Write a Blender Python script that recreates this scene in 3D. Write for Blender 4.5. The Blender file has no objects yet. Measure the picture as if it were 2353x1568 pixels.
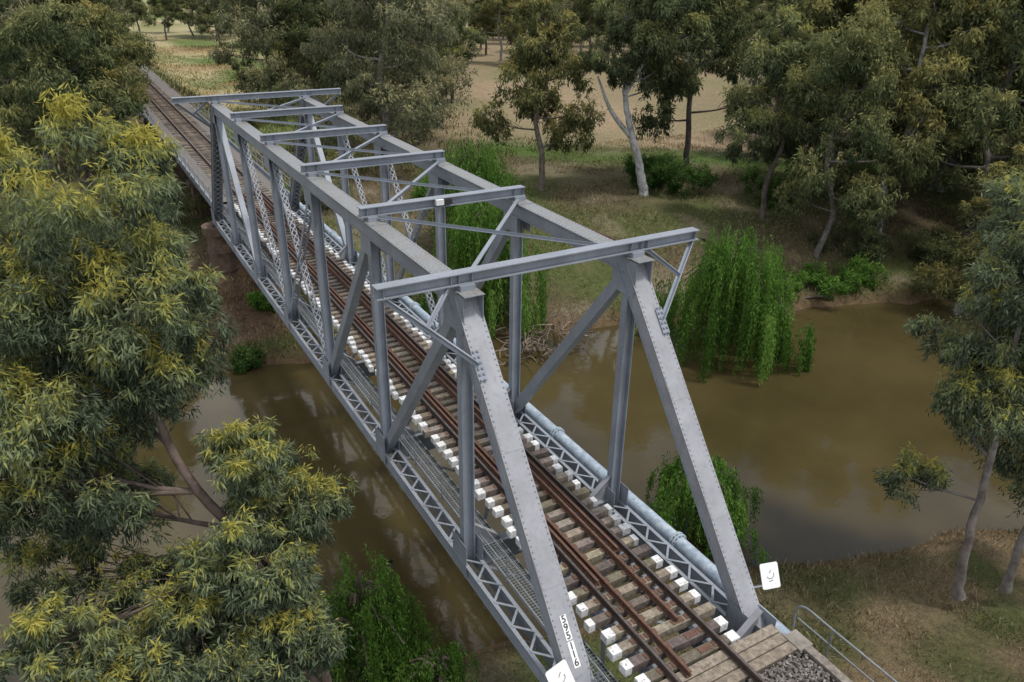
import bpy, numpy as np, math, random
from mathutils import Matrix, Vector
rng=np.random.default_rng(7); random.seed(7)
sc=bpy.context.scene
A=lambda *a: np.array(a,dtype=float)
def nrm(v):
    v=np.asarray(v,float); return v/(np.linalg.norm(v,axis=-1,keepdims=True)+1e-12)
# ------------------------------------------------------------ mesh builder
class MB:
    def __init__(s): s.V=[];s.F=[];s.M=[];s.C=[];s.n=0
    def add(s,v,f,m=0,c=(1,1,1)):
        v=np.asarray(v,float).reshape(-1,3); f=np.asarray(f,int).reshape(-1,4)
        s.V.append(v); s.F.append(f+s.n); s.M.append(np.full(len(f),m)); 
        c=np.asarray(c,float)
        s.C.append(np.tile(c,(len(v),1)) if c.ndim==1 else c); s.n+=len(v)
    def build(s,name,mats,parent=None,smooth=None):
        V=np.concatenate(s.V);F=np.concatenate(s.F);M=np.concatenate(s.M);C=np.concatenate(s.C)
        me=bpy.data.meshes.new(name); me.vertices.add(len(V)); me.vertices.foreach_set("co",V.ravel())
        me.loops.add(len(F)*4); me.loops.foreach_set("vertex_index",F.ravel().astype(np.int32))
        me.polygons.add(len(F)); me.polygons.foreach_set("loop_start",np.arange(0,len(F)*4,4,dtype=np.int32))
        me.polygons.foreach_set("loop_total",np.full(len(F),4,dtype=np.int32))
        me.polygons.foreach_set("material_index",M.astype(np.int32))
        for m in mats: me.materials.append(m)
        a=me.color_attributes.new("Col","FLOAT_COLOR","POINT")
        a.data.foreach_set("color",np.concatenate([C,np.ones((len(C),1))],1).ravel())
        me.polygons.foreach_set("use_smooth",np.isin(M,list(smooth or [])))
        me.update()
        ob=bpy.data.objects.new(name,me); sc.collection.objects.link(ob)
        if parent: ob.parent=parent
        return ob
BOXF=[[0,1,2,3],[7,6,5,4],[0,4,5,1],[1,5,6,2],[2,6,7,3],[3,7,4,0]]
def box(b,p0,p1,w,h,up=(0,0,1),m=0,c=(1,1,1),taper=1.0):
    p0=A(*p0);p1=A(*p1);a=nrm(p1-p0);up=A(*up)
    if abs(a@nrm(up))>.999: up=A(0,1,0)
    s=nrm(np.cross(a,up));u=np.cross(s,a)
    v=[]
    for p,t in((p0,1),(p1,taper)):
        for i,j in((-1,-1),(1,-1),(1,1),(-1,1)): v.append(p+s*i*w/2*t+u*j*h/2*t)
    b.add(v,BOXF,m,c)
def ibeam(b,p0,p1,w,h,up=(0,0,1),m=0,tf=.03,tw=.03,c=(1,1,1)):
    p0=A(*p0);p1=A(*p1);a=nrm(p1-p0);u=A(*up)
    if abs(a@nrm(u))>.999:u=A(0,1,0)
    s=nrm(np.cross(a,u));u=np.cross(s,a)
    o=u*(h/2-tf/2)
    box(b,p0+o,p1+o,w,tf,u,m,c);box(b,p0-o,p1-o,w,tf,u,m,c);box(b,p0+s*.001,p1+s*.001,tw,h-2*tf,u,m,c)
def tube(b,path,rad,sides=8,m=0,c=(1,1,1)):
    P=np.asarray(path,float);n=len(P);R=np.broadcast_to(np.asarray(rad,float),(n,))
    T=nrm(np.gradient(P,axis=0)); ref=A(0,0,1) if abs(T[:,2]).mean()<.8 else A(1,0,0)
    S=nrm(np.cross(T,ref));U=np.cross(S,T)
    an=np.arange(sides)/sides*2*math.pi
    V=P[:,None]+R[:,None,None]*(np.cos(an)[None,:,None]*S[:,None]+np.sin(an)[None,:,None]*U[:,None])
    i=np.arange(n-1)[:,None]*sides;j=np.arange(sides)[None];k=(j+1)%sides
    F=np.stack([i+j,i+k,i+sides+k,i+sides+j],-1).reshape(-1,4)
    b.add(V.reshape(-1,3),F,m,c)
def catmull(P,n=6):
    P=np.asarray(P,float);Q=np.vstack([2*P[0]-P[1],P,2*P[-1]-P[-2]]);o=[]
    for i in range(1,len(Q)-2):
        for t in np.arange(n)/n:
            a,b_,c,d=Q[i-1:i+3];o.append(.5*((2*b_)+(-a+c)*t+(2*a-5*b_+4*c-d)*t*t+(-a+3*b_-3*c+d)*t**3))
    o.append(P[-1]);return np.array(o)
def leaves(b,pos,dr,L,Wd,col,m=1,fold=None):
    n=len(pos);dr=nrm(dr);r=rng.normal(size=(n,3));s=nrm(np.cross(dr,r))
    L=np.broadcast_to(L,(n,))[:,None];Wd=np.broadcast_to(Wd,(n,))[:,None]
    V=np.stack([pos,pos+dr*L*.45+s*Wd/2,pos+dr*L,pos+dr*L*.45-s*Wd/2],1).reshape(-1,3)
    b.add(V,np.arange(4*n).reshape(-1,4),m,np.repeat(col,4,axis=0))
# ------------------------------------------------------------ materials
def mat(name):
    m=bpy.data.materials.new(name);m.use_nodes=True;nt=m.node_tree;p=nt.nodes["Principled BSDF"];return m,nt,p
def N(nt,t,**k):
    n=nt.nodes.new(t)
    for a,v in k.items(): setattr(n,a,v)
    return n
def noise(nt,scale,detail=5,vec=None,rough=.6):
    n=N(nt,"ShaderNodeTexNoise");n.inputs["Scale"].default_value=scale;n.inputs["Detail"].default_value=detail;n.inputs["Roughness"].default_value=rough
    if vec is None:
        g=N(nt,"ShaderNodeNewGeometry");vec=g.outputs["Position"]
    nt.links.new(vec,n.inputs["Vector"]);return n.outputs["Fac"]
def ramp(nt,fac,stops):
    r=N(nt,"ShaderNodeValToRGB");e=r.color_ramp.elements
    while len(e)<len(stops): e.new(.5)
    for i,(p,c) in enumerate(stops):
        e[i].position=p;e[i].color=(*c,1) if len(c)==3 else c
    nt.links.new(fac,r.inputs[0]);return r.outputs[0]
def mix(nt,f,a,b_,mode='MIX'):
    n=N(nt,"ShaderNodeMix",data_type='RGBA',blend_type=mode)
    for s,v in((0,f),(6,a),(7,b_)):
        if isinstance(v,(int,float)): n.inputs[s].default_value=v
        elif isinstance(v,tuple): n.inputs[s].default_value=(*v,1)
        else: nt.links.new(v,n.inputs[s])
    return n.outputs[2]
def bump(nt,p,h,st=.3,d=.02):
    n=N(nt,"ShaderNodeBump");n.inputs["Strength"].default_value=st;n.inputs["Distance"].default_value=d
    nt.links.new(h,n.inputs["Height"]);nt.links.new(n.outputs[0],p.inputs["Normal"])
def attr(nt): return N(nt,"ShaderNodeAttribute",attribute_name="Col").outputs["Color"]
def m_steel(name,base,dirt_top=.0):
    m,nt,p=mat(name)
    c=mix(nt,ramp(nt,noise(nt,1.3,4),[(.35,(0,0,0)),(.7,(1,1,1))]),tuple(x*.84 for x in base),tuple(x*1.1 for x in base))
    g=N(nt,"ShaderNodeNewGeometry");mp=N(nt,"ShaderNodeMapping");mp.inputs["Scale"].default_value=(9,9,.7);nt.links.new(g.outputs["Position"],mp.inputs[0])
    st=ramp(nt,noise(nt,1.0,4,mp.outputs[0],.7),[(.5,(0,0,0)),(.75,(.5,.5,.5))])
    c=mix(nt,st,c,tuple(x*.55+y for x,y in zip(base,(.03,.02,.0))))
    spk=ramp(nt,noise(nt,9,6,rough=.75),[(.58,(0,0,0)),(.72,(.5,.5,.5))])
    c=mix(nt,spk,c,(.17,.14,.11))
    s=N(nt,"ShaderNodeSeparateXYZ");nt.links.new(g.outputs["Normal"],s.inputs[0])
    up=ramp(nt,s.outputs[2],[(.75,(0,0,0)),(.97,(1,1,1))])
    d=mix(nt,1.0,up,ramp(nt,noise(nt,2.6,7,rough=.75),[(.3,(.25,.25,.25)),(.62,(1,1,1))]),'MULTIPLY')
    dcol=ramp(nt,noise(nt,14,4),[(.3,(.12,.115,.095)),(.7,(.29,.275,.24))])
    f=N(nt,"ShaderNodeMath",operation='MULTIPLY');nt.links.new(d,f.inputs[0]);f.inputs[1].default_value=dirt_top
    c=mix(nt,f.outputs[0],c,dcol)
    c=mix(nt,1.0,c,attr(nt),'MULTIPLY')
    nt.links.new(c,p.inputs["Base Color"]);p.inputs["Roughness"].default_value=.45;p.inputs["Specular IOR Level"].default_value=.45
    return m
STEEL=m_steel("grey_painted_steel",(.265,.295,.34),.3)
CHORD=m_steel("weathered_chord_steel",(.25,.275,.315),.95)
POST=m_steel("pale_post_steel",(.305,.312,.332),.15)
def m_simple(name,a,b_,sc_=6,rough=.8,metal=0,bs=.2,useattr=False,bscale=25):
    m,nt,p=mat(name);c=mix(nt,ramp(nt,noise(nt,sc_,6,rough=.7),[(.33,(0,0,0)),(.68,(1,1,1))]),a,b_)
    if useattr: c=mix(nt,1.0,c,attr(nt),'MULTIPLY')
    nt.links.new(c,p.inputs["Base Color"]);p.inputs["Roughness"].default_value=rough;p.inputs["Metallic"].default_value=metal
    bump(nt,p,noise(nt,bscale,3),bs,.02);return m
RUST=m_simple("rusty_rail",(.075,.036,.022),(.155,.08,.05),8,.75)
RAILTOP=m_simple("worn_rail_top",(.10,.075,.06),(.22,.19,.17),5,.35,.6)
DARKRAIL=m_simple("dark_rail_steel",(.035,.028,.025),(.085,.055,.04),6,.6)
GALV=m_simple("galvanised_steel",(.19,.21,.22),(.30,.32,.33),5,.5,.3)
WOOD=m_simple("weathered_timber",(.105,.086,.07),(.285,.25,.21),9,.9,0,.5,True,18)
CONC=m_simple("stained_concrete",(.16,.14,.11),(.32,.29,.25),2.5,.9,0,.4,True)
BRICK=m_simple("rust_brown_pier",(.075,.045,.03),(.16,.11,.08),2.2,.9,0,.4,True)
GRAVEL=m_simple("ballast_gravel",(.07,.065,.06),(.30,.28,.26),16,.95,0,1,True,30)
WHITE=m_simple("white_enamel",(.7,.7,.68),(.82,.82,.8),8,.4,0,.05)
BLACK=m_simple("black_paint",(.02,.02,.02),(.03,.03,.03),8,.5)
m,nt,p=mat("chipped_white_paint")
c=mix(nt,ramp(nt,noise(nt,11,7,rough=.75),[(.54,(0,0,0)),(.64,(1,1,1))]),(.70,.70,.68),(.20,.165,.13))
nt.links.new(c,p.inputs["Base Color"]);p.inputs["Roughness"].default_value=.7;bump(nt,p,noise(nt,20,3),.3);WPAINT=m
m,nt,p=mat("weathered_blue_pipe")
c=ramp(nt,noise(nt,3.2,9,rough=.78),[(.32,(.17,.22,.28)),(.5,(.32,.39,.45)),(.68,(.54,.59,.62))])
c=mix(nt,ramp(nt,noise(nt,7,8),[(.64,(0,0,0)),(.70,(1,1,1))]),c,(.16,.13,.11))
nt.links.new(c,p.inputs["Base Color"]);p.inputs["Roughness"].default_value=.55;PIPE=m
def m_leaf(name,tr=.3):
    m,nt,p=mat(name);nt.nodes.remove(p);a=attr(nt);d=N(nt,"ShaderNodeBsdfDiffuse");nt.links.new(a,d.inputs[0])
    t=N(nt,"ShaderNodeBsdfTranslucent");nt.links.new(a,t.inputs[0]);x=N(nt,"ShaderNodeMixShader");x.inputs[0].default_value=tr
    o=nt.nodes["Material Output"];nt.links.new(d.outputs[0],x.inputs[1]);nt.links.new(t.outputs[0],x.inputs[2]);nt.links.new(x.outputs[0],o.inputs[0]);return m
LEAF=m_leaf("leaf",.34)
m,nt,p=mat("grass_blade");nt.nodes.remove(p);d=N(nt,"ShaderNodeBsdfDiffuse");nt.links.new(attr(nt),d.inputs[0]);nt.links.new(d.outputs[0],nt.nodes["Material Output"].inputs[0]);GRASSM=m
m,nt,p=mat("bark")
c=mix(nt,1.0,attr(nt),ramp(nt,noise(nt,2.5,5,rough=.7),[(.35,(.4,.38,.36)),(.62,(1,1,1))]),'MULTIPLY')
nt.links.new(c,p.inputs["Base Color"]);p.inputs["Roughness"].default_value=.85;BARK=m
# ------------------------------------------------------------ terrain functions
xF=[-400,-60,-30,-15,-8,.3,14,22,31,37,60,120,600];yFv=[150,50,40,35,33,30.3,28.2,26,23.2,21.2,16,0,-120]
xN=[-400,-60,-30,-15,-2.5,10.4,14.3,19.2,22,40,60,120,600];yNv=[120,25,14,10.5,8,6.5,5.4,4.1,3.1,0,-4,-20,-140]
lat=rng.random((128,128))
def vn(x,y,s):
    x=np.asarray(x,float)/s;y=np.asarray(y,float)/s;i=np.floor(x).astype(int);j=np.floor(y).astype(int);u=x-i;v=y-j
    u=u*u*(3-2*u);v=v*v*(3-2*v);i%=128;j%=128;i1=(i+1)%128;j1=(j+1)%128
    return (lat[i,j]*(1-u)+lat[i1,j]*u)*(1-v)+(lat[i,j1]*(1-u)+lat[i1,j1]*u)*v-.5
def sm(t): t=np.clip(t,0,1);return t*t*(3-2*t)
WZ=-6.5
def shores(x,y):
    w=vn(x,y,5)*1.6+vn(x,y,1.7)*.7
    return y-np.interp(x,xF,yFv)+w, np.interp(x,xN,yNv)-y+w
def height(x,y):
    x=np.asarray(x,float);y=np.asarray(y,float)
    sf,sn=shores(x,y)
    far=WZ-.15+1.0*sm(sf/1.5)+2.55*sm((sf-1)/12)
    near=WZ-.15+.7*sm(sn/1.6)+1.2*sm((sn-1)/9)+1.6*sm((sn-5)/14)
    z=np.where(sf>0,far,np.where(sn>0,near,WZ-1.5))
    edge=np.maximum(sf,sn); z=np.where((edge<=0)&(edge>-3),WZ-.15+edge*.45,z)
    amp=np.clip(edge/4,0,1)
    z=z+amp*(vn(x,y,9)*.7+vn(x,y,3)*.3+vn(x,y,1.1)*.16)
    ax=np.abs(x)
    e1=.3-np.maximum(0,ax-2.3)*1.3-np.maximum(0,y+1.6)*1.3
    e2=.55-np.maximum(0,ax-2.9)*.55-np.maximum(0,77-y)*.7
    return np.maximum(z,np.maximum(e1,e2)+.1*vn(x,y,1.3))
# ------------------------------------------------------------ ground
xs=np.concatenate([-20-np.geomspace(1,1500,40)[::-1],np.arange(-20,60,.5),60+np.geomspace(.6,1800,70)])
ys=np.concatenate([-20-np.geomspace(1,400,20)[::-1],np.arange(-20,80,.5),80+np.geomspace(.6,2200,80)])
X,Y=np.meshgrid(xs,ys,indexing='ij');Z=height(X,Y)
b=MB();nx,ny=X.shape
i=np.arange(nx-1)[:,None]*ny;j=np.arange(ny-1)[None]
F=np.stack([i+j,i+ny+j,i+ny+j+1,i+j+1],-1).reshape(-1,4)
sf,sn=shores(X,Y);edge=np.maximum(sf,sn)
def lerp(a,b_,t): return a*(1-t[...,None])+b_*t[...,None]
def ground_col(X,Y,edge):
    n1=vn(X,Y,7)+.5;n2=vn(X+50,Y,2.2)+.5;n3=vn(X,Y+90,25)+.5
    c=lerp(A(.125,.10,.06),A(.095,.115,.04),sm(n1*1.6-.4));c=lerp(c,A(.23,.19,.13),sm(n2*2-1.0)*.8)
    un=sm((7-abs(X+3.5))/4)*sm((44-Y)/4)*sm((Y-28)/2);c=lerp(c,lerp(A(.115,.075,.048),A(.19,.13,.085),sm(vn(X,Y,1.6)*2+.5)),un*sm(vn(X,Y,2.7)*3+.95))
    fd=(X-31.7)*.616+(Y-65.8)*.788
    field=sm(fd/2.0)*sm((X-(Y*.18+12))/5)
    strip=np.exp(-((fd+4)/3.5)**2)*sm((X-26)/6);c=lerp(c,A(.08,.14,.03),strip*.75)
    fc=lerp(A(.32,.245,.16),A(.25,.205,.125),sm(n3*1.5-.2));fc=lerp(fc,A(.15,.17,.07),sm(vn(X,Y,13)*3+.0)*.4)
    c=lerp(c,fc,field)
    cl=sm((Y-70)/15)*sm((X-4)/3)*sm((Y*.18+12-X)/5)
    cc=lerp(A(.13,.17,.055),A(.38,.33,.19),sm(vn(X,Y*.6,11)*3+.5));cc=lerp(cc,A(.32,.22,.12),sm(vn(X+9,Y,9)*4-.6))
    c=lerp(c,cc,cl)
    nr=sm((8-Y)/6)*sm((X-3)/3);c=lerp(c,lerp(A(.185,.14,.085),A(.085,.095,.038),sm(vn(X,Y,1.9)*2.5+.15)),nr)
    mud=1-sm((edge-.2)/1.6);c=lerp(c,A(.15,.10,.06),mud)
    return c
C=ground_col(X,Y,edge)
b.add(np.stack([X,Y,Z],-1).reshape(-1,3),F,0,C.reshape(-1,3))
m,nt,p=mat("ground_soil_and_grass")
t=ramp(nt,noise(nt,2.8,7,rough=.8),[(.3,(.45,.45,.42)),(.5,(1,1,1)),(.72,(1.45,1.4,1.3))])
t2=ramp(nt,noise(nt,14,4,rough=.8),[(.3,(.6,.6,.6)),(.7,(1.3,1.3,1.25))])
c=mix(nt,1.0,mix(nt,1.0,attr(nt),t,'MULTIPLY'),t2,'MULTIPLY')
nt.links.new(c,p.inputs["Base Color"]);p.inputs["Roughness"].default_value=.95;p.inputs["Specular IOR Level"].default_value=.1
bump(nt,p,noise(nt,5,5,rough=.8),.9,.15)
b.build("ground",[m],smooth=[0])
b=MB();b.add([(-500,-400,WZ),(900,-400,WZ),(900,500,WZ),(-500,500,WZ)],[[0,1,2,3]])
m,nt,p=mat("muddy_river_water")
c=ramp(nt,noise(nt,.12,5),[(.35,(.050,.039,.015)),(.65,(.078,.060,.025))])
nt.links.new(c,p.inputs["Base Color"]);p.inputs["Roughness"].default_value=.03;p.inputs["IOR"].default_value=1.40
bump(nt,p,noise(nt,1.3,5,rough=.55),.07,.1)
b.build("river_water",[m])
# ------------------------------------------------------------ bridge
P=5.79;H=7.579;hw=2.354;NP=7;LEN=P*NP
bridge=bpy.data.objects.new("railway_truss_bridge",None);sc.collection.objects.link(bridge)
def rivets(b,p0,p1,nor,sp=.13,r=.018,m=0):
    p0=A(*p0);p1=A(*p1);L=np.linalg.norm(p1-p0);n=max(2,int(L/sp));nor=nrm(A(*nor))
    for k in range(n+1):
        q=p0+(p1-p0)*k/n; box(b,q,q+nor*r*.8,r*2,r*2,(p1-p0),m,(.75,.75,.75),.5)
def lace(b,p0,p1,w,up,step=.45,bw=.055,t=.012,m=0,cross=False):
    p0=A(*p0);p1=A(*p1);a=nrm(p1-p0);u=nrm(A(*up));s=nrm(np.cross(a,u));L=np.linalg.norm(p1-p0);n=max(2,int(round(L/step)))
    for k in range(n):
        sg=1 if k%2 else -1
        q0=p0+(p1-p0)*k/n+s*sg*w/2;q1=p0+(p1-p0)*(k+1)/n-s*sg*w/2
        box(b,q0+u*(.004 if k%2 else 0),q1+u*(.004 if k%2 else 0),bw,t,u,m)
        if cross: box(b,p0+(p1-p0)*k/n-s*sg*w/2+u*.013,p0+(p1-p0)*(k+1)/n+s*sg*w/2+u*.013,bw,t,u,m)
b=MB()
for s in(-1,1):
    x=s*hw
    box(b,(x,P-.1,H-.22),(x,6*P+.1,H-.22),.42,.38,m=1)
    box(b,(x,P-.15,H-.012),(x,6*P+.15,H-.012),.54,.024,m=1)
    for e in(-1,1):
        box(b,(x+e*.235,P,H-.40),(x+e*.235,6*P,H-.40),.07,.02,m=1)
        rivets(b,(x+e*.22,P,H),(x+e*.22,3.4*P,H),(0,0,1),.16,.016,1)
        rivets(b,(x+e*.21,P,H-.1),(x+e*.21,2.6*P,H-.1),(e,0,0),.18,.014,1)
    for k in range(1,7):
        box(b,(x,k*P-.55,H+.008),(x,k*P+.55,H+.008),.5,.016,m=1)
    for (yb,yt,dr) in((0,P,-1),(LEN,6*P,1)):
        p0=A(x,yb,.02);p1=A(x,yt,H-.02);a=nrm(p1-p0);nn=A(0,dr*a[2],abs(a[1]))
        box(b,p0,p1,.56,.02,nn,m=2)
        for e in(-1,1):
            o=A(e*.215,0,0)-nn*.2
            box(b,p0+o,p1+o,.025,.375,nn,m=2 if dr<0 else 0)
            box(b,p0+A(e*.235,0,0)-nn*.38,p1+A(e*.235,0,0)-nn*.38,.09,.015,nn)
            if dr<0:
                rivets(b,p0+A(e*.235,0,0)+nn*.01,p1+A(e*.235,0,0)+nn*.01,nn,.13,.02,2)
                rivets(b,p0+A(e*.228,0,0)-nn*.08,p1+A(e*.228,0,0)-nn*.08,(e,0,0),.16,.014,2)
        lace(b,p0-nn*.385,p1-nn*.385,.44,nn,.42,cross=True)
        if dr<0:
            for f in(.33,.64):
                q=p0+(p1-p0)*f;box(b,q-a*.3+nn*.014,q+a*.3+nn*.014,.53,.01,nn,m=2)
        box(b,p1-a*.5+nn*.016,p1+a*.02+nn*.016,.52,.014,nn,m=2)
        for rr in np.linspace(-.2,.2,5):
            rivets(b,p1-a*.42+A(rr,0,0)+nn*.024,p1-a*.02+A(rr,0,0)+nn*.024,nn,.1,.015,2)
        for e in(-1,1):
            box(b,(x+e*.24,yt,H-.85),(x+e*.24,yt,H-.04),.014,.95,(0,1,0),c=(.95,.95,.95))
            box(b,(x+e*.262,yb-dr*.35-.5,.12),(x+e*.262,yb-dr*.35+.5,.12),.014,.85,(0,0,1))
    for e in(-1,1):
        box(b,(x+e*.2,-.3,-.19),(x+e*.2,LEN+.3,-.19),.025,.36)
        box(b,(x+e*.215,-.3,.0),(x+e*.215,LEN+.3,.0),.10,.016)
        box(b,(x+e*.215,-.3,-.378),(x+e*.215,LEN+.3,-.378),.10,.016)
    lace(b,(x,.5,.014),(x,LEN-.5,.014),.42,(0,0,1),.43,.06)
    lace(b,(x,.5,-.37),(x,LEN-.5,-.37),.42,(0,0,1),.43,.05)
    for k in range(1,7):
        y=k*P
        ibeam(b,(x,y,-.3),(x,y,H-.41),.24,.32,(1,0,0),tf=.025,tw=.02)
        for e in(-1,1):
            if k<4:
                for q in(-.09,.09): rivets(b,(x+e*.16,y+q,.5),(x+e*.16,y+q,H-1),(e,0,0),.16,.013)
            box(b,(x+e*.24,y,-.36),(x+e*.24,y,.62),.013,.8,(0,1,0))
            rivets(b,(x+e*.247,y-.33,-.3),(x+e*.247,y-.33,.55),(e,0,0),.12,.016);rivets(b,(x+e*.247,y+.33,-.3),(x+e*.247,y+.33,.55),(e,0,0),.12,.016)
            box(b,(x+e*.24,y,H-.95),(x+e*.24,y,H-.42),.013,.85,(0,1,0))
    def dia(k0,k1,heavy):
        p0=A(x,k0*P,H-.3);p1=A(x,k1*P,.0);a=nrm(p1-p0);p0=p0+a*.3;p1=p1-a*.15;nn=nrm(np.cross(a,A(1,0,0)));nn=nn if nn[2]>0 else -nn
        if heavy:
            for e in(-1,1): box(b,p0+A(e*.125,0,0),p1+A(e*.125,0,0),.02,.3,nn)
            for e in(-1,1): box(b,p0+nn*e*.145,p1+nn*e*.145,.23,.012,nn)
        else:
            for e in(-1,1):
                box(b,p0+A(e*.11,0,0),p1+A(e*.11,0,0),.016,.17,nn)
            lace(b,p0+nn*.08,p1+nn*.08,.2,nn,.3,.035,.01,cross=True)
    dia(1,2,True);dia(2,3,True);dia(3,4,False);dia(4,3,False);dia(6,5,True);dia(5,4,False)
bh=.27;zc=H+.14+bh/2
def stiff(y,x): 
    box(b,(x,y,zc-bh/2+.03),(x,y,zc+bh/2-.03),.012,.24,(0,1,0))
for k in range(1,7):
    y=k*P
    ext=4.42 if k in(1,6) else 2.72
    e2=4.35 if k in(1,6) else 2.55
    ibeam(b,(-ext,y,zc),(e2,y,zc),.30,bh,(0,0,1),tf=.024,tw=.022)
    for s in(-1,1):
        box(b,(s*hw,y,H+.012),(s*hw,y,zc-bh/2),.36,.44,(0,1,0))
        for q in(-.16,.16): stiff(y,s*hw+q)
        if k in(1,6):
            for q in(.35,1.9): stiff(y,s*(hw+q))
            dr=-1 if k==1 else 1
            yb=0 if k==1 else LEN
            p0=A(s*hw,yb,0);p1=A(s*hw,y,H);a=nrm(p1-p0);nn=A(0,dr*a[2],abs(a[1]))
            low=p1-a*1.75+nn*.03+A(s*.2,0,0);top=A(s*4.25,y,zc-.16);
            box(b,low,top,.14,.02,nn);box(b,low+nn*.06,top+nn*.06,.016,.11,nn)
            mid=low*.45+top*.55
            box(b,A(s*(hw+.35),y,zc-.14),mid,.11,.015,nn);box(b,A(s*(hw+.35),y,zc-.14)+nn*.05,mid+nn*.05,.014,.09,nn)
            g0=low-a*.35;g1=low+a*.3
            box(b,g0,g1,.2,.02,nn);rivets(b,g0+nn*.02-A(.05,0,0),g1+nn*.02-A(.05,0,0),nn,.12,.028);rivets(b,g0+nn*.02+A(.05,0,0),g1+nn*.02+A(.05,0,0),nn,.12,.028)
for k in range(1,6):
    y0=k*P+.2;y1=(k+1)*P-.2;z=H+.1
    box(b,(hw-.1,y0,z),(-hw+.1,y1,z),.09,.012);box(b,(hw-.1,y0,z+.04),(-hw+.1,y1,z+.04),.012,.08)
    box(b,(-hw+.1,y0,z-.03),(hw-.1,y1,z-.03),.11,.014);box(b,(-hw+.1,y0,z-.09),(hw-.1,y1,z-.09),.014,.10)
for k in range(0,8):
    y=k*P
    ibeam(b,(-hw+.2,y,-.16),(hw-.2,y,-.16),.26,.70,tf=.03)
    for s in(-1,1):
        q=[(s*(hw-.18),.95),(s*(hw-.18),.19),(s*1.35,.19),(s*1.45,.3)]
        v=[(a_,y-.012,z_) for a_,z_ in q]+[(a_,y+.012,z_) for a_,z_ in q]
        b.add(v,BOXF,2)
        box(b,(s*(hw-.18),y,.955),(s*1.42,y,.30),.16,.014,(0,0,1),m=2)
for x in(-.75,.75):
    ibeam(b,(x,-.2,.40),(x,LEN+.2,.40),.24,.42)
for k in range(0,7):
    box(b,(-hw+.2,k*P,-.33),(hw-.2,(k+1)*P,-.33),.1,.012);box(b,(hw-.2,k*P,-.36),(-hw+.2,(k+1)*P,-.36),.1,.012)
b.build("truss_steelwork",[STEEL,CHORD,POST],bridge)
b=MB();box(b,(-.35,2*P-.17,zc-.05),(-.35,2*P-.17,zc+.11),.24,.14,(0,1,0),0);box(b,(-.08,2*P-.165,zc-.05),(-.08,2*P-.165,zc+.09),.24,.1,(0,1,0),1)
b.build("sensor_box",[WHITE,BLACK],bridge)
b=MB()
for y in np.arange(-.3,LEN+.3,.09): box(b,(-2.0,y,.22),(-1.46,y,.22),.012,.03)
for x in np.arange(-2.0,-1.44,.09): box(b,(x,-.3,.226),(x,LEN+.3,.226),.010,.03)
for x in(-2.0,-1.45): box(b,(x,-.3,.19),(x,LEN+.3,.19),.03,.1)
for y in np.arange(.4,LEN,1.93):
    box(b,(-2.03,y,.1),(-2.03,y,1.0),.03,.03)
for z in(.6,1.0): tube(b,[(-2.03,-.2,z),(-2.03,LEN,z)],.014,6)
b.build("walkway",[GALV],bridge)
b=MB()
def cyl(b,x,y,z0,z1,r0,r1,m=0,c=(1,1,1),n=20):
    tube(b,[(x,y,z0),(x,y,(z0+z1)/2),(x,y,z1)],[r0,(r0+r1)/2,r1],n,m,c)
    a=np.arange(n)/n*2*math.pi
    v=np.vstack([[x,y,z1],np.stack([x+r1*np.cos(a),y+r1*np.sin(a),np.full(n,z1)],1)])
    f=[[0,1+(2*q),1+(2*q+1)%n,1+(2*q+2)%n] for q in range(n//2)]
    b.add(v,f,m,c)
for y,top in((0.0,-.42),(LEN+.1,-.42)):
    for x in(-hw,hw):
        cyl(b,x,y,-9,top-.35,.85,.8);cyl(b,x,y,top-.6,top-.12,1.0,1.0)
        for zz in(-2.2,-3.4,-4.6): cyl(b,x,y,zz,zz+.1,.9,.9)
        box(b,(x,y,top-.13),(x,y,top+.03),.8,.8,(0,1,0))
    box(b,(-hw+.6,y,-2.5),(hw-.6,y,-2.5),.25,2.6)
for y in(52.6,64.3,76.2):
    box(b,(0,y,-6),(0,y,-.75),4.2,1.1,(0,1,0),0);box(b,(0,y,-.74),(0,y,-.52),4.7,1.4,(0,1,0),0)
b.build("bridge_piers",[BRICK],bridge,smooth=[])
b=MB()
box(b,(-2.55,-.95,-.15),(2.55,-.95,-.15),.5,1.5,m=0);
for s in(-1,1):
    box(b,(s*2.35,-1.2,.60),(s*2.35,-9,.60),.2,.5,m=1)
    box(b,(s*2.35,-.72,.45),(s*2.35,-1.2,.45),.38,.75,m=0)
for q,y in enumerate((-.45,-.72,-.99)):
    box(b,(-2.2,y,.72),(2.2,y,.72),.24,.16,m=1,c=(1.25-.1*q,1.2-.1*q,1.1-.1*q))
b.build("abutment",[CONC,WOOD],bridge)
b=MB()
for x in(-1.9,1.9):
    ibeam(b,(x,LEN+.4,-.05),(x,77,-.05),.3,.85)
    for y in np.arange(LEN+1,77,1.2): box(b,(x,y,-.4),(x,y,.3),.28,.015,(0,1,0))
box(b,(0,LEN+.4,.48),(0,77,.48),4.7,.16,(0,0,1))
for x in(-2.4,2.4): box(b,(x,LEN+.4,.62),(x,77,.62),.1,.42)
for s in(-1,1):
    for y in np.arange(LEN+.6,80,1.9): box(b,(s*2.5,y,.4),(s*2.5,y,1.75),.05,.05)
    for z in(1.2,1.72): tube(b,[(s*2.5,LEN+.5,z),(s*2.5,80,z)],.022,6)
b.build("approach_girders",[STEEL],bridge)
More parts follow.
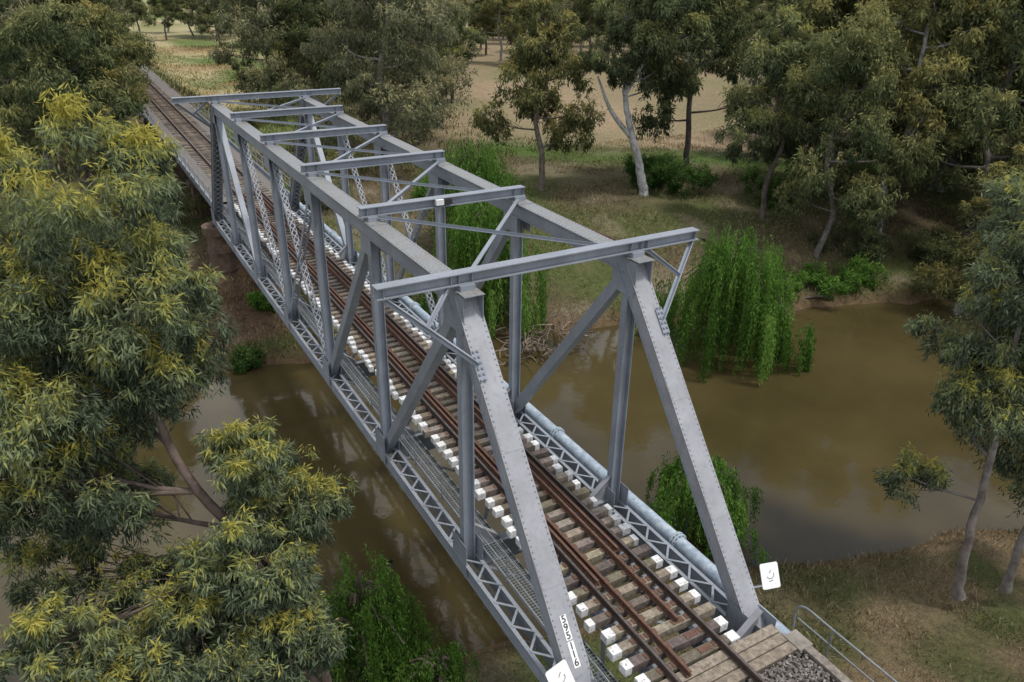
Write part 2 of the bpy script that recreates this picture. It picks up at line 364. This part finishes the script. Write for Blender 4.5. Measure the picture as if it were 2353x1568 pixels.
# ------------------------------------------------------------ track
b=MB()
def sleeper(y,z=.73,white=True):
    l0=-1.40+rng.normal()*.04;l1=1.40+rng.normal()*.05;w=.225+rng.normal()*.012;dz=rng.normal()*.006;dy=rng.normal()*.016
    g=rng.uniform(.55,1.35);c=(g,g*rng.uniform(.9,1),g*rng.uniform(.8,1))
    box(b,(l0,y-dy,z+dz),(l1,y+dy,z+dz),w,.2,m=0,c=c)
    if white:
        for s,l in((-1,l0),(1,l1)):
            e=rng.uniform(.13,.27)
            if rng.random()<.9: box(b,(l+s*.004,y+dy*s,z+dz+.001),(l-s*e,y+dy*s,z+dz+.001),w+.008,.205,m=1)
    for x in(-.753,.753,-.38,.38): box(b,(x-.16,y,z+.108),(x+.16,y,z+.108),.15,.014,m=2)
for y in np.arange(-.15,LEN+.2,.45): sleeper(y)
for y in np.arange(LEN+.7,220,.62): sleeper(y,.70,False)
for y in np.arange(-9,-1.3,.6): sleeper(y,.70,False)
ztop=.978
def rail(x,y0,y1,mt,mb,h=.145,bend=None):
    zb=ztop-h
    box(b,(x,y0,zb+.008),(x,y1,zb+.008),.135,.016,m=mb);box(b,(x,y0,zb+h/2-.012),(x,y1,zb+h/2-.012),.02,h-.06,m=mb);box(b,(x,y0,ztop-.018),(x,y1,ztop-.018),.07,.036,m=mb)
    box(b,(x,y0,ztop+.001),(x,y1,ztop+.001),.048,.004,m=mt)
for s in(-1,1):
    rail(s*.753,-10,230,4,3)
rail(-.40,-.55,LEN+2,2,2);rail(.34,.7,LEN+2,2,2);
rail(-.56,2.5,LEN+2,2,2,.11);rail(.55,3.2,LEN+2,2,2,.11)
b.build("railway_track",[WOOD,WPAINT,RUST,DARKRAIL,RAILTOP])
b=MB()
def strip(y0,y1,hx,z0,dx=.25,cut=None):
    xx=np.arange(-hx,hx+.01,dx);yy=np.arange(y0,y1+.01,dx if y1-y0<50 else .6)
    X_,Y_=np.meshgrid(xx,yy,indexing='ij');Z_=z0+vn(X_*3,Y_*3,1)*.05-np.maximum(0,abs(X_)-hx+.3)*.5*(0 if hx<2.3 else 1)
    n=len(yy);i=np.arange(len(xx)-1)[:,None]*n;j=np.arange(n-1)[None]
    b.add(np.stack([X_,Y_,Z_],-1).reshape(-1,3),np.stack([i+j,i+n+j,i+n+j+1,i+j+1],-1).reshape(-1,4),0,(.9,.88,.85))
strip(-9,-1.1,2.22,.74);strip(LEN+.5,77,2.3,.74);strip(77,240,2.9,.72)
n=5000
px=rng.uniform(-2.2,2.2,n);py=rng.uniform(-6,-1.15,n)
for q in range(n):
    r=rng.uniform(.018,.045);d=nrm(rng.normal(size=3));c0=A(px[q],py[q],.76+rng.uniform(0,.03))
    g=rng.uniform(.5,1.5);box(b,c0-d*r,c0+d*r,r*1.7,r*1.4,rng.normal(size=3),0,(g,g*.97,g*.93),.6)
b.build("ballast",[GRAVEL])
# ------------------------------------------------------------ pipe
b=MB();xp=2.97;zp=-.12
tube(b,[(xp,y,zp) for y in np.linspace(-1.2,95,60)],.2,20,0)
tube(b,[(xp,y,zp) for y in np.linspace(-5,-1.2,6)],.19,20,1)
for y in list(np.arange(3.6,90,6.1))+[-1.2]:
    for q in(-.05,.05):
        tube(b,np.array([(xp,y+q-.021,zp),(xp,y+q-.02,zp),(xp,y+q+.02,zp),(xp,y+q+.021,zp)]),[.18,.27,.27,.18],20,0)
    for a in np.arange(12)/12*2*math.pi: box(b,(xp+.235*math.cos(a),y-.1,zp+.235*math.sin(a)),(xp+.235*math.cos(a),y+.1,zp+.235*math.sin(a)),.035,.035,m=2)
for y in np.arange(0,LEN+1,P):
    box(b,(2.3,y,zp-.27),(3.3,y,zp-.27),.12,.14,m=2);box(b,(2.55,y,-.8),(3.25,y,zp-.33),.03,.08,m=2)
b.build("water_pipe",[PIPE,RUST,STEEL],smooth=[0,1])
b=MB();hx=3.32;zt=.75
path=catmull([(hx,-.15,-.05),(hx,-.12,.5),(hx,-.35,.74),(hx,-1.0,zt),(hx,-3,zt),(hx,-6,zt)],8);tube(b,path,.024,8)
tube(b,[(hx,-.2,.3),(hx,-6,.3)],.02,8)
for y in(-1.1,-2.7,-4.3): tube(b,[(hx,y,-1.6),(hx,y,zt)],.022,8)
b.build("handrail",[GALV],smooth=[0])
# ------------------------------------------------------------ signs
aN=nrm(A(0,P,H));nN=A(0,-aN[2],aN[1])
def sign(cx,cy,cz,tilt,sd):
    root=bpy.data.objects.new("bridge_marker_sign",None);sc.collection.objects.link(root);root.location=(cx,cy,cz)
    b=MB();w,h=.27,.30
    pts=[]
    for (sx,sz,a0) in((1,1,0),(-1,1,90),(-1,-1,180),(1,-1,270)):
        for a in(0,30,60,90): pts.append((sx*(w-.05)+.05*math.cos(math.radians(a0+a)),sz*(h-.05)+.05*math.sin(math.radians(a0+a))))
    n=len(pts);fr=[(x,-.008,z) for x,z in pts];bk=[(x,.008,z) for x,z in pts]
    v=fr+bk;f=[]
    for q in range(0,n//2-1): f.append([q,q+1,n-2-q,n-1-q]);f.append([n+q,n+n-1-q,n+n-2-q,n+q+1])
    for q in range(n): f.append([q,(q+1)%n,n+(q+1)%n,n+q])
    b.add(v,f,0)
    an=np.radians(np.linspace(200,380,14));arc=[(.11*math.cos(t),-.012,.02+.09*math.sin(t)) for t in an];
    for q in range(13): box(b,arc[q],arc[q+1],.012,.004,(0,-1,0),1)
    box(b,(-.05,-.012,-.13),(.07,-.012,-.11),.014,.004,(0,-1,0),1)
    box(b,(-.03,-.012,.06),(.05,-.012,.13),.012,.004,(0,-1,0),1)
    for sx in(-.2,.2):
        box(b,(sx,.009,-.25),(sx,.03,-.25),.05,.05,m=2)
    box(b,(-.55 if sd>0 else -.2,.03,-.2),(.2 if sd>0 else .5,.03,-.2),.05,.03,m=2)
    o=b.build("plate",[WHITE,BLACK,STEEL],root);root.rotation_euler=tilt;return root
sign(3.25,.72,.88,(math.radians(-35),math.radians(8),math.radians(-8)),1)
sign(-2.82,.62,.93,(math.radians(-35),math.radians(-6),math.radians(8)),-1)
num=bpy.data.objects.new("bridge_number_plate",None);sc.collection.objects.link(num)
rotm=Matrix((Vector((1,0,0)),Vector(aN),Vector(nN))).transposed()
b=MB()
def onpost(s,off): return A(-hw+.0,0,.02)+aN*s+nN*off
box(b,onpost(1.72,.014),onpost(2.24,.014),.15,.006,nN,0);box(b,onpost(1.15,.014),onpost(1.69,.014),.15,.006,nN,0)
b.build("plates",[WHITE],num)
for k,ch in enumerate("595116"):
    cu=bpy.data.curves.new("digit","FONT");cu.body=ch;cu.size=.21;cu.align_x='CENTER';cu.align_y='CENTER';cu.extrude=.001;cu.offset=.003;cu.materials.append(BLACK)
    o=bpy.data.objects.new("digit_%d"%k,cu);sc.collection.objects.link(o);o.parent=num
    s=2.15-.17*k-(.05 if k>2 else 0);q=onpost(s,.020);M4=rotm.to_4x4();M4.translation=Vector(q);o.matrix_world=M4
# ------------------------------------------------------------ trees
GUM=[A(.07,.088,.048),A(.15,.178,.088),A(.24,.265,.12),A(.34,.33,.11)]
FG=[A(.06,.08,.052),A(.13,.162,.10),A(.21,.25,.14),A(.30,.325,.115),A(.42,.38,.09)]
def pal(pl,t):
    t=np.clip(t,0,.999)*(len(pl)-1);i=t.astype(int);f=(t-i)[:,None];pl=np.array(pl);return pl[i]*(1-f)+pl[i+1]*f
def tree(lobes,trunk,tr,nleaf,ll,lw,pl=GUM,bark=(.2,.18,.16),ncl=13,clr=.36,droop=1.0,bright=.0,seed=0,yel=None,limbs=True):
    global rng
    rng=np.random.default_rng(seed)
    b=MB();tp=catmull(trunk,6);n=len(tp);rad=np.linspace(tr,tr*.3,n);rad[0]*=1.35
    tp=tp+rng.normal(size=tp.shape)*tr*.12;tube(b,tp,rad,10,0,bark)
    lob=np.array([l[:4] for l in lobes]);vol=lob[:,3]**2;vol=vol/vol.sum()
    bk2=tuple(A(*bark)*.6)
    for li,(cx,cy,cz,r) in enumerate(lob):
        c=A(cx,cy,cz);lt=lobes[li][4] if len(lobes[li])>4 else 0
        d=np.linalg.norm(tp-c,axis=1)+2.0*np.maximum(0,tp[:,2]-(cz-r*.3));k=int(np.argmin(d));k=min(k,n-1);st=tp[k]
        mid=(st+c)/2+A(rng.normal()*.12*r,rng.normal()*.12*r,-.1*r);lp=catmull([st,mid,c],5)
        r0=min(rad[k]*.7,max(.05*tr+.02,r*.055))
        if limbs: tube(b,lp,np.linspace(r0,r0*.35,len(lp)),7,0,bark)
        dirs=nrm(rng.normal(size=(ncl,3)));rr=r*rng.uniform(.3,1.12,ncl)**.6
        cc=c+dirs*rr[:,None]*A(1,1,.85)
        bl=rng.random(ncl)
        if limbs:
            for q in range(0,ncl,2):
                s0=lp[rng.integers(3,len(lp))]
                m_=(s0+cc[q])/2+rng.normal(size=3)*.13*r+A(0,0,.1*r);tube(b,catmull([s0,m_,cc[q]],3),np.linspace(r0*.28,.006+r0*.03,7),5,0,bk2)
        nl=max(ncl,int(nleaf*vol[li]));w=rng.uniform(.35,1.4,ncl);who=rng.choice(ncl,nl,p=w/w.sum())
        cr=r*clr*rng.uniform(.6,1.35,ncl)
        ns=ncl*14;sd=nrm(rng.normal(size=(ns,3)))*rng.random((ns,1))**.45;sel=who*14+rng.integers(0,14,nl)
        sprl=rng.normal(size=ns)*.12
        off=sd[sel]+rng.normal(size=(nl,3))*.17*A(.8,.8,1.3)
        pos=cc[who]+off*cr[who][:,None]*A(1,1,.8)
        dr=rng.normal(size=(nl,3))*.72+off*.45+A(0,0,-droop)
        t=.12+lt+.33*bl[who]+.22*off[:,2]+.18*(pos[:,2]-cz)/r+rng.normal(size=nl)*.13+sprl[sel]+bright  # natural clump and new-growth tone; pale leaves also carry leaf highlights as colour
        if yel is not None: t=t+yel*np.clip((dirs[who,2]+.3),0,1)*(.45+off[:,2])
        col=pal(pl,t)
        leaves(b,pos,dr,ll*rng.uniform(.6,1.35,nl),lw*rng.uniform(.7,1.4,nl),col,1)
    return b
lobesA=[(-9.1,9.2,9.6,1.75,.12),(-8.55,8.3,7.6,1.45),(-11.2,10,8.7,2.2,.1),(-10.6,8.6,6.0,1.9),(-8.9,8.0,6.1,1.3),(-12.4,9,3.8,1.5,-.1),(-10.4,8.2,3.9,1.4,-.06),(-9.9,9.2,7.6,1.6),(-9.6,9.4,5.0,1.3,-.06),(-10.35,9.2,2.7,1.35,-.1),(-11.6,8.9,1.1,1.1,-.12)]
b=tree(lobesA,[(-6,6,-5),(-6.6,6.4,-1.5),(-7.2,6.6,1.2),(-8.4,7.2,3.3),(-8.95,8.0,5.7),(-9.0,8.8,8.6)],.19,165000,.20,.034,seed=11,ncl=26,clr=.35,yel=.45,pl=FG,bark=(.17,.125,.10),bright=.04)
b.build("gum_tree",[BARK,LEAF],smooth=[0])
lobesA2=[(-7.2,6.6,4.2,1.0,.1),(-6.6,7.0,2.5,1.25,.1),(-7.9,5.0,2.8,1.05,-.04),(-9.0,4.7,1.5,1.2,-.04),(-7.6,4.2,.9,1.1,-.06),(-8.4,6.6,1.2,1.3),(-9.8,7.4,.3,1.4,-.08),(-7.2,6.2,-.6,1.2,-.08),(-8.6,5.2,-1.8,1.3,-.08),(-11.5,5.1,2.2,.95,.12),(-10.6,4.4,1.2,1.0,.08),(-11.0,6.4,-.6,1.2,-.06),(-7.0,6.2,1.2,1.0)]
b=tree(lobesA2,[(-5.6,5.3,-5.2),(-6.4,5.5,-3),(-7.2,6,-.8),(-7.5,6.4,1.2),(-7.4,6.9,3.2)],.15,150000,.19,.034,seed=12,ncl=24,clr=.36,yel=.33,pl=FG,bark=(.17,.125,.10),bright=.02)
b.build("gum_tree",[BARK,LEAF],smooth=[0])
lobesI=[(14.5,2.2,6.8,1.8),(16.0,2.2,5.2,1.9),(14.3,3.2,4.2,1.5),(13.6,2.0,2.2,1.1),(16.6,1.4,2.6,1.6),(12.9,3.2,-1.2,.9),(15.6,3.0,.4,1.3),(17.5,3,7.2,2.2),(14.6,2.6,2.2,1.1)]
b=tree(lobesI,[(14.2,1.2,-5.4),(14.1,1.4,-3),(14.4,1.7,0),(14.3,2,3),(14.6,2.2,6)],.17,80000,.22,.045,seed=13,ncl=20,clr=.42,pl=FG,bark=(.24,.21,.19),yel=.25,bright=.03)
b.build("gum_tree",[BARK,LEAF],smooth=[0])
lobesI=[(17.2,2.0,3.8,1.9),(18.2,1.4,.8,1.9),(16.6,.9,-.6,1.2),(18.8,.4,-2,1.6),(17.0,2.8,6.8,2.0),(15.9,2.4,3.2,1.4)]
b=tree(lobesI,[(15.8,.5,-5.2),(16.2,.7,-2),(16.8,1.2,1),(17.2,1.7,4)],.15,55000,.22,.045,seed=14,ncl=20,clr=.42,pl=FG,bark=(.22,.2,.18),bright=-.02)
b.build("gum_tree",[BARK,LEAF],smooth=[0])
def gum_lobes(Ht,spread,seed,nl=9,low=.4):
    r=np.random.default_rng(seed);L=[]
    for k in range(nl):
        f=k/(nl-1);z=Ht*(low+(.93-low)*f);a=k*2.4+r.uniform(-.5,.5);rad=spread*(1-.75*max(0,(f-.35))/.65)*r.uniform(.45,1.1)
        L.append((rad*math.cos(a),rad*math.sin(a),z,Ht*r.uniform(.085,.145),r.normal()*.06))
    return L
def template(seed,Ht,spread,nleaf,ll,lw,pl=GUM,bark=(.22,.2,.18),low=.4,nl=9,bright=0,lean=(0,0),tr=.3):
    L=gum_lobes(Ht,spread,seed,nl,low)
    r=np.random.default_rng(seed)
    tk=[(0,0,-.6)]+[(r.normal()*.3,r.normal()*.3,Ht*f) for f in(.2,.4,.6,.85)]
    return tree(L,tk,tr,nleaf,ll,lw,pl,bark,ncl=16,clr=.42,seed=seed+100,bright=bright,yel=.3)
OL=[A(.08,.092,.042),A(.165,.178,.074),A(.27,.26,.105),A(.37,.32,.11)]
DK=[A(.055,.075,.038),A(.115,.14,.064),A(.19,.21,.092),A(.29,.28,.11)]
GY=[A(.085,.098,.058),A(.175,.19,.105),A(.275,.275,.155),A(.37,.34,.18)]
tm=[]
tmeta=[(21,15,3.8,26000,OL,(.20,.17,.14),.30,10,.04),(22,20,4.8,36000,GY,(.28,.25,.22),.16,15,.07),(23,17,4.4,28000,DK,(.11,.09,.08),.30,11,.05),(24,18,5.0,33000,OL,(.42,.41,.39),.36,12,.04),(25,16,3.6,25000,GUM,(.15,.12,.10),.38,9,.05),(26,19,5.2,33000,DK,(.2,.18,.16),.25,13,.14)]
for (sd,h,sp,nlv,pl_,bk,low,nl,br) in tmeta:
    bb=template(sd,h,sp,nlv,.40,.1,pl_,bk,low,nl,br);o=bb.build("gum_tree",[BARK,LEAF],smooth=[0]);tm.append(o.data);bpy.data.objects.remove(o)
def place(k,x,y,s=1,rz=0,name="gum_tree",parent=None,tilt=(0,0),sz=None):
    o=bpy.data.objects.new(name,tm[k]);sc.collection.objects.link(o);z=float(height(x,y));o.location=(x,y,z);o.rotation_euler=(tilt[0],tilt[1],rz);o.scale=(s,s,sz or s)
    if parent:o.parent=parent
    return o
for (k,x,y,s,rz,sz) in [(0,25.3,46.7,.98,0,1.0),(4,36.7,32.3,.9,1,.95),(5,37,27,.8,2,.85),(1,17,62,1.15,.5,1.15),(1,13,92,1.1,2.2,1.15),(2,39,44,1.05,3,1.15),
    (1,21,70,1.1,4,1.2),(2,-9,47,.85,.3,.85),(0,-5.5,68,.95,2,.9),(2,-14,58,1.0,1,1.0),(5,-6,84,.9,3,.85),(3,44,27,1.05,1.4,1.1),(5,50,24,1.1,.2,1.1),(3,56,30,1.2,4,1.15),(3,48,36,1.1,5,1.15),(5,58,19,1.1,2,1.05),(2,50,14,1.0,1,.95),(0,42,17,.8,2,.8),(2,47,8,.95,3,.9),
    (3,62,40,1.2,3,1.2),(1,28,80,1.0,1,1.1),(2,26,193,.8,1,.7),(1,66,52,1.1,1,1.0)]:
    place(k,x,y,s,rz,sz=sz)
L=[(-1.2,.5,12,2.6),(.8,1.5,14.5,2.6),(-3.4,1.5,11,2.1),(-1.0,-1,16,2.4),(2.2,-.8,12.5,2.3),(-3,1,14.5,2.2),(1,1,10,1.8),(3.2,1,9.0,1.5)]
b=tree(L,[(0,0,-.5),(-.6,.4,2.5),(-1.5,.9,5.5),(-2.1,1.2,8.5),(-1.8,1.2,12)],.42,42000,.38,.09,pl=GUM,bark=(.5,.5,.49),seed=31,yel=.25,clr=.42)
tube(b,catmull([(-1.2,.8,4.6),(-2.8,1.9,6.8),(-4.0,2.4,9.5)],6),np.linspace(.24,.08,13),8,0,(.55,.55,.53))
tube(b,catmull([(-2.1,1.2,8.2),(-1.2,.4,10.5),(.2,0,13)],6),np.linspace(.22,.07,13),8,0,(.55,.55,.53))
o=b.build("gum_tree",[BARK,LEAF],smooth=[0]);o.location=(32.4,41.4,float(height(32.4,41.4)))
mass=bpy.data.objects.new("distant_trees",None);sc.collection.objects.link(mass)
cx,cy=-9.236,-8.313;r2=np.random.default_rng(5);cnt=0
for rr in np.concatenate([np.arange(64,150,9.5),np.arange(152,270,15)]):
    th=-8.0
    while th<68:
        st=math.degrees((9 if rr<150 else 11)/rr);th+=st*r2.uniform(.75,1.3)
        r_=rr+r2.uniform(-4,4);x=cx+r_*math.sin(math.radians(th));y=cy+r_*math.cos(math.radians(th))
        if th<3.2: ok=75<rr<160
        elif th<13.5: ok=rr>215
        elif th<25.5: ok=98<rr<190
        elif th<48: ok=(rr>165)
        else: ok=64<rr<165
        if not ok: continue
        s=r2.uniform(.8,1.25)
        place(int(r2.integers(0,6)),x,y,s,r2.uniform(0,6.28),"distant_gum",mass,sz=s*r2.uniform(.85,1.1));cnt+=1
WIL=[A(.045,.095,.018),A(.095,.19,.036),A(.155,.29,.055),A(.22,.35,.08)]
def willow(cx,cy,zb,zt,r,nst,seed,name="willow_tree",nl=60,ll=.13,lw=.03,trunkxy=None):
    g=np.random.default_rng(seed);b=MB();h=zt-zb
    t0=trunkxy or (cx,cy);gz=float(height(*t0))
    tube(b,catmull([(t0[0],t0[1],gz-.4),((t0[0]+cx)/2,(t0[1]+cy)/2,zb+h*.35),(cx,cy,zb+h*.7)],6),np.linspace(.28,.12,13),9,0,(.14,.11,.08))
    nb=22;ba=g.uniform(0,6.28,nb);br=r*g.uniform(.15,1.0,nb);bz=zt-h*.42*(br/r)**2-g.uniform(0,.2,nb)*h
    for q in range(nb):
        e=A(cx+br[q]*math.cos(ba[q]),cy+br[q]*math.sin(ba[q]),bz[q]);s0=A(cx,cy,zb+h*.6)
        tube(b,catmull([s0,(s0+e)/2+A(0,0,.15*h),e],5),np.linspace(.09,.02,11),6,0,(.14,.11,.08))
    nrope=nb*10;rb=g.integers(0,nb,nrope);rx=g.normal(size=nrope)*r*.24;ry=g.normal(size=nrope)*r*.24;rl=g.uniform(.4,1.05,nrope);rt_=g.normal(size=nrope)*.16
    rp=g.integers(0,nrope,nst);who=rb[rp]
    sx=cx+br[who]*np.cos(ba[who])+rx[rp]+g.normal(size=nst)*r*.04;sy=cy+br[who]*np.sin(ba[who])+ry[rp]+g.normal(size=nst)*r*.04
    dd=np.hypot(sx-cx,sy-cy)/r;sz=bz[who]+g.uniform(-.05,.12,nst)*h-np.maximum(0,dd-.5)*.25*h
    ln=np.minimum((sz-zb),h*rl[rp]*g.uniform(.75,1.05,nst))
    tone=g.normal(size=nst)*.07+.36+rt_[rp]+.15*np.sin(ba[who]*3)
    u=g.random((nst,nl));curve=.12*r*(1-np.exp(-u*4))
    an=np.arctan2(sy-cy,sx-cx)[:,None]
    wob=g.normal(size=(nst,1))*.1*u
    px=sx[:,None]+np.cos(an)*curve+g.normal(size=(nst,nl))*.04+wob;py=sy[:,None]+np.sin(an)*curve+g.normal(size=(nst,nl))*.04+wob
    pz=sz[:,None]-u*ln[:,None]+ .2*np.sin(u*3)
    pos=np.stack([px,py,pz],-1).reshape(-1,3);n=len(pos)
    dr=g.normal(size=(n,3))*.4+A(0,0,-1)
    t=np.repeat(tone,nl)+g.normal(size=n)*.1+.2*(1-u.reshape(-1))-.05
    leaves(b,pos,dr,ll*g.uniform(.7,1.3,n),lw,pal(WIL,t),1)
    return b.build(name,[BARK,LEAF],smooth=[0])
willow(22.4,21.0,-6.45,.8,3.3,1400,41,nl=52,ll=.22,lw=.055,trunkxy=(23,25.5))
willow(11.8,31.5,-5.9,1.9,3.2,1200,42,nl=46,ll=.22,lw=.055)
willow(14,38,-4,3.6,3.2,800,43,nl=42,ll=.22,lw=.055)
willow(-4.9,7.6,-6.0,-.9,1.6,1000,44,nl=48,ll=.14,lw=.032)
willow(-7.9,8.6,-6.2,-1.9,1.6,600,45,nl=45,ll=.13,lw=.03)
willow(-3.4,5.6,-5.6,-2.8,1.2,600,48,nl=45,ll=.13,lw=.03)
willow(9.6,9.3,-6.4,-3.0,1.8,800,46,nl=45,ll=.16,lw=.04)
def bush(x,y,r,h,seed,pl,n=9000,name="shrub",ll=.25):
    z=float(height(x,y));g=np.random.default_rng(seed)
    L=[(g.normal()*r*.45,g.normal()*r*.45,h*g.uniform(.3,.75),r*.5) for _ in range(6)]
    b=tree(L,[(0,0,-.3),(0,0,h*.2),(0,0,h*.4)],.07,n,ll,ll*.25,pl,(.12,.1,.08),ncl=8,clr=.5,droop=.2,seed=seed)
    o=b.build(name,[BARK,LEAF],smooth=[0]);o.location=(x,y,z);return o
DG=[A(.035,.07,.018),A(.065,.13,.034),A(.11,.19,.048),A(.17,.23,.065)]
bush(36,41,2.6,3.4,51,DG,14000);bush(33.5,43.5,2,2.5,52,DG);bush(47,37,3,3.2,53,DG,12000);bush(41,35,2.2,2.2,54,DG)
bush(33,24.6,1.6,1.1,55,WIL,6000);bush(30,25.2,1.5,1.0,56,WIL,6000);bush(37,23,1.8,1.2,57,WIL,6000);bush(16,48,2.4,2.2,58,WIL);bush(40,26,2.4,2.4,59,DK)
bush(7,50,2.2,2.2,60,GY);bush(9,58,2.5,2.8,61,OL);bush(-7,36,1.8,1.6,62,OL);bush(20,52,2,2,63,DG);bush(8,80,2.5,2.6,64,OL);bush(-6,50,2.5,3,65,OL)
bush(-3.2,32.5,1.0,.8,66,DG,4000);bush(-1.0,36.5,.9,.8,67,WIL,3000);bush(44,22,2.5,2.6,68,DK,9000);bush(50,19,2.5,2.6,69,GY,9000)
b=MB();g=np.random.default_rng(9)
for _ in range(90):
    c=A(12.6+g.normal()*1.4,26.1+g.normal()*.9,-6.2+g.uniform(0,.8));d=nrm(g.normal(size=3)*A(1,1,.45));L_=g.uniform(.5,2.2)
    tube(b,catmull([c-d*L_/2,c+g.normal(size=3)*.15,c+d*L_/2],4),np.linspace(.06,.015,9),5,0,tuple(A(.26,.205,.155)*g.uniform(.5,1.2)))
b.build("driftwood_pile",[BARK],smooth=[0])
b=MB();tube(b,catmull([(24.5,31,float(height(24.5,31))+.3),(23,35,float(height(23,35))+.35),(21.5,39,float(height(21.5,39))+.3)],5),.12,8,0);tube(b,[(25.1,31.3,float(height(25.1,31.3))+.25),(22.2,39,float(height(22.2,39))+.25)],.1,8,0)
b.build("rusty_pipes",[RUST])
b=MB();tube(b,[(-2.2,12.5,-8),(-2.25,12.5,-6.1),(-2.25,12.5,-5.6)],[.14,.13,.12],8,0,(.1,.08,.06))
b.build("old_timber_post",[BARK])
b=MB()
for (x,y,a,L_) in((-5.5,32.2,.5,2.2),(-6.2,33.0,1.2,1.6),(27,27,.4,2.5),(31,31,1.9,3),(34,22.8,2.7,2)):
    z=float(height(x,y))+.12;tube(b,catmull([(x,y,z),(x+L_*.5*math.cos(a),y+L_*.5*math.sin(a),z+.15),(x+L_*math.cos(a),y+L_*math.sin(a),z)],5),np.linspace(.16,.07,11),8,0,(.17,.13,.1))
b.build("fallen_logs",[BARK],smooth=[0])
# ------------------------------------------------------------ grass
rng=np.random.default_rng(77)
def grass(x0,x1,y0,y1,n,h,w,name_b):
    x=rng.uniform(x0,x1,n);y=rng.uniform(y0,y1,n);k=(vn(x,y,1.3)+vn(x,y,4)*.8+rng.normal(size=n)*.15)>-.12
    x=x[k];y=y[k];sf,sn=shores(x,y);e=np.maximum(sf,sn);k=(e>.5)&~((abs(x)<2.6)&((y<0)|(y>77)));x=x[k];y=y[k];e=e[k];z=height(x,y);n=len(x)
    c=ground_col(x,y,e)*(rng.uniform(.6,1.9,(n,1)))*A(1,1.05,.9)
    straw=rng.random(n)<.32;c[straw]=A(.30,.25,.15)*rng.uniform(.6,1.2,(straw.sum(),1))
    leaves(name_b,np.stack([x,y,z-.02],1),rng.normal(size=(n,3))*.5+A(0,0,1),h*rng.uniform(.4,1.3,n)*(1+vn(x,y,2.5)),w,c,0)
b=MB()
grass(3,40,-12,7,110000,.26,.028,b);grass(-16,3,-6,11,12000,.3,.025,b);grass(-20,60,21,62,120000,.32,.05,b);grass(2,36,60,200,35000,.5,.14,b);grass(-14,2,30,76,20000,.4,.06,b)
b.build("grass",[GRASSM])
# ------------------------------------------------------------ camera
cd=bpy.data.cameras.new("camera");cam=bpy.data.objects.new("camera",cd);sc.collection.objects.link(cam);sc.camera=cam
cd.sensor_width=36;cd.lens=1746/2353*36;cd.clip_end=6000;cd.clip_start=.1
yaw,pit,rol=math.radians(29.981),math.radians(25.846),math.radians(.821)
fw=A(math.sin(yaw)*math.cos(pit),math.cos(yaw)*math.cos(pit),-math.sin(pit));rt=A(math.cos(yaw),-math.sin(yaw),0);up=np.cross(rt,fw)
rr_=rt*math.cos(rol)+up*math.sin(rol);uu=-rt*math.sin(rol)+up*math.cos(rol)
M4=Matrix(((rr_[0],uu[0],-fw[0],-9.236),(rr_[1],uu[1],-fw[1],-8.313),(rr_[2],uu[2],-fw[2],13.88),(0,0,0,1)));cam.matrix_world=M4
# ------------------------------------------------------------ light
S=nrm(A(.30,-.25,.9));el=math.asin(S[2]);az=math.atan2(S[0],S[1])
sl=bpy.data.lights.new("sun","SUN");sl.energy=2.6;sl.angle=math.radians(7.0);sl.color=(1,.965,.91)
so=bpy.data.objects.new("sun",sl);sc.collection.objects.link(so);so.rotation_euler=Vector(S).to_track_quat('Z','Y').to_euler()
w=bpy.data.worlds.new("World");sc.world=w;w.use_nodes=True;nt=w.node_tree;bg=nt.nodes["Background"]
sky=N(nt,"ShaderNodeTexSky",sky_type='NISHITA');sky.sun_disc=False;sky.sun_elevation=el;sky.sun_rotation=az
tc=N(nt,"ShaderNodeTexCoord");n1=noise(nt,3.0,4,tc.outputs["Generated"],.6)
f=ramp(nt,n1,[(.40,(0,0,0)),(.54,(1,1,1))]);c=mix(nt,f,sky.outputs[0],(8.0,8.0,8.2))
nt.links.new(c,bg.inputs[0]);bg.inputs[1].default_value=.15
sc.view_settings.view_transform='Standard';sc.view_settings.look='None';sc.view_settings.exposure=0
print("trees",cnt)
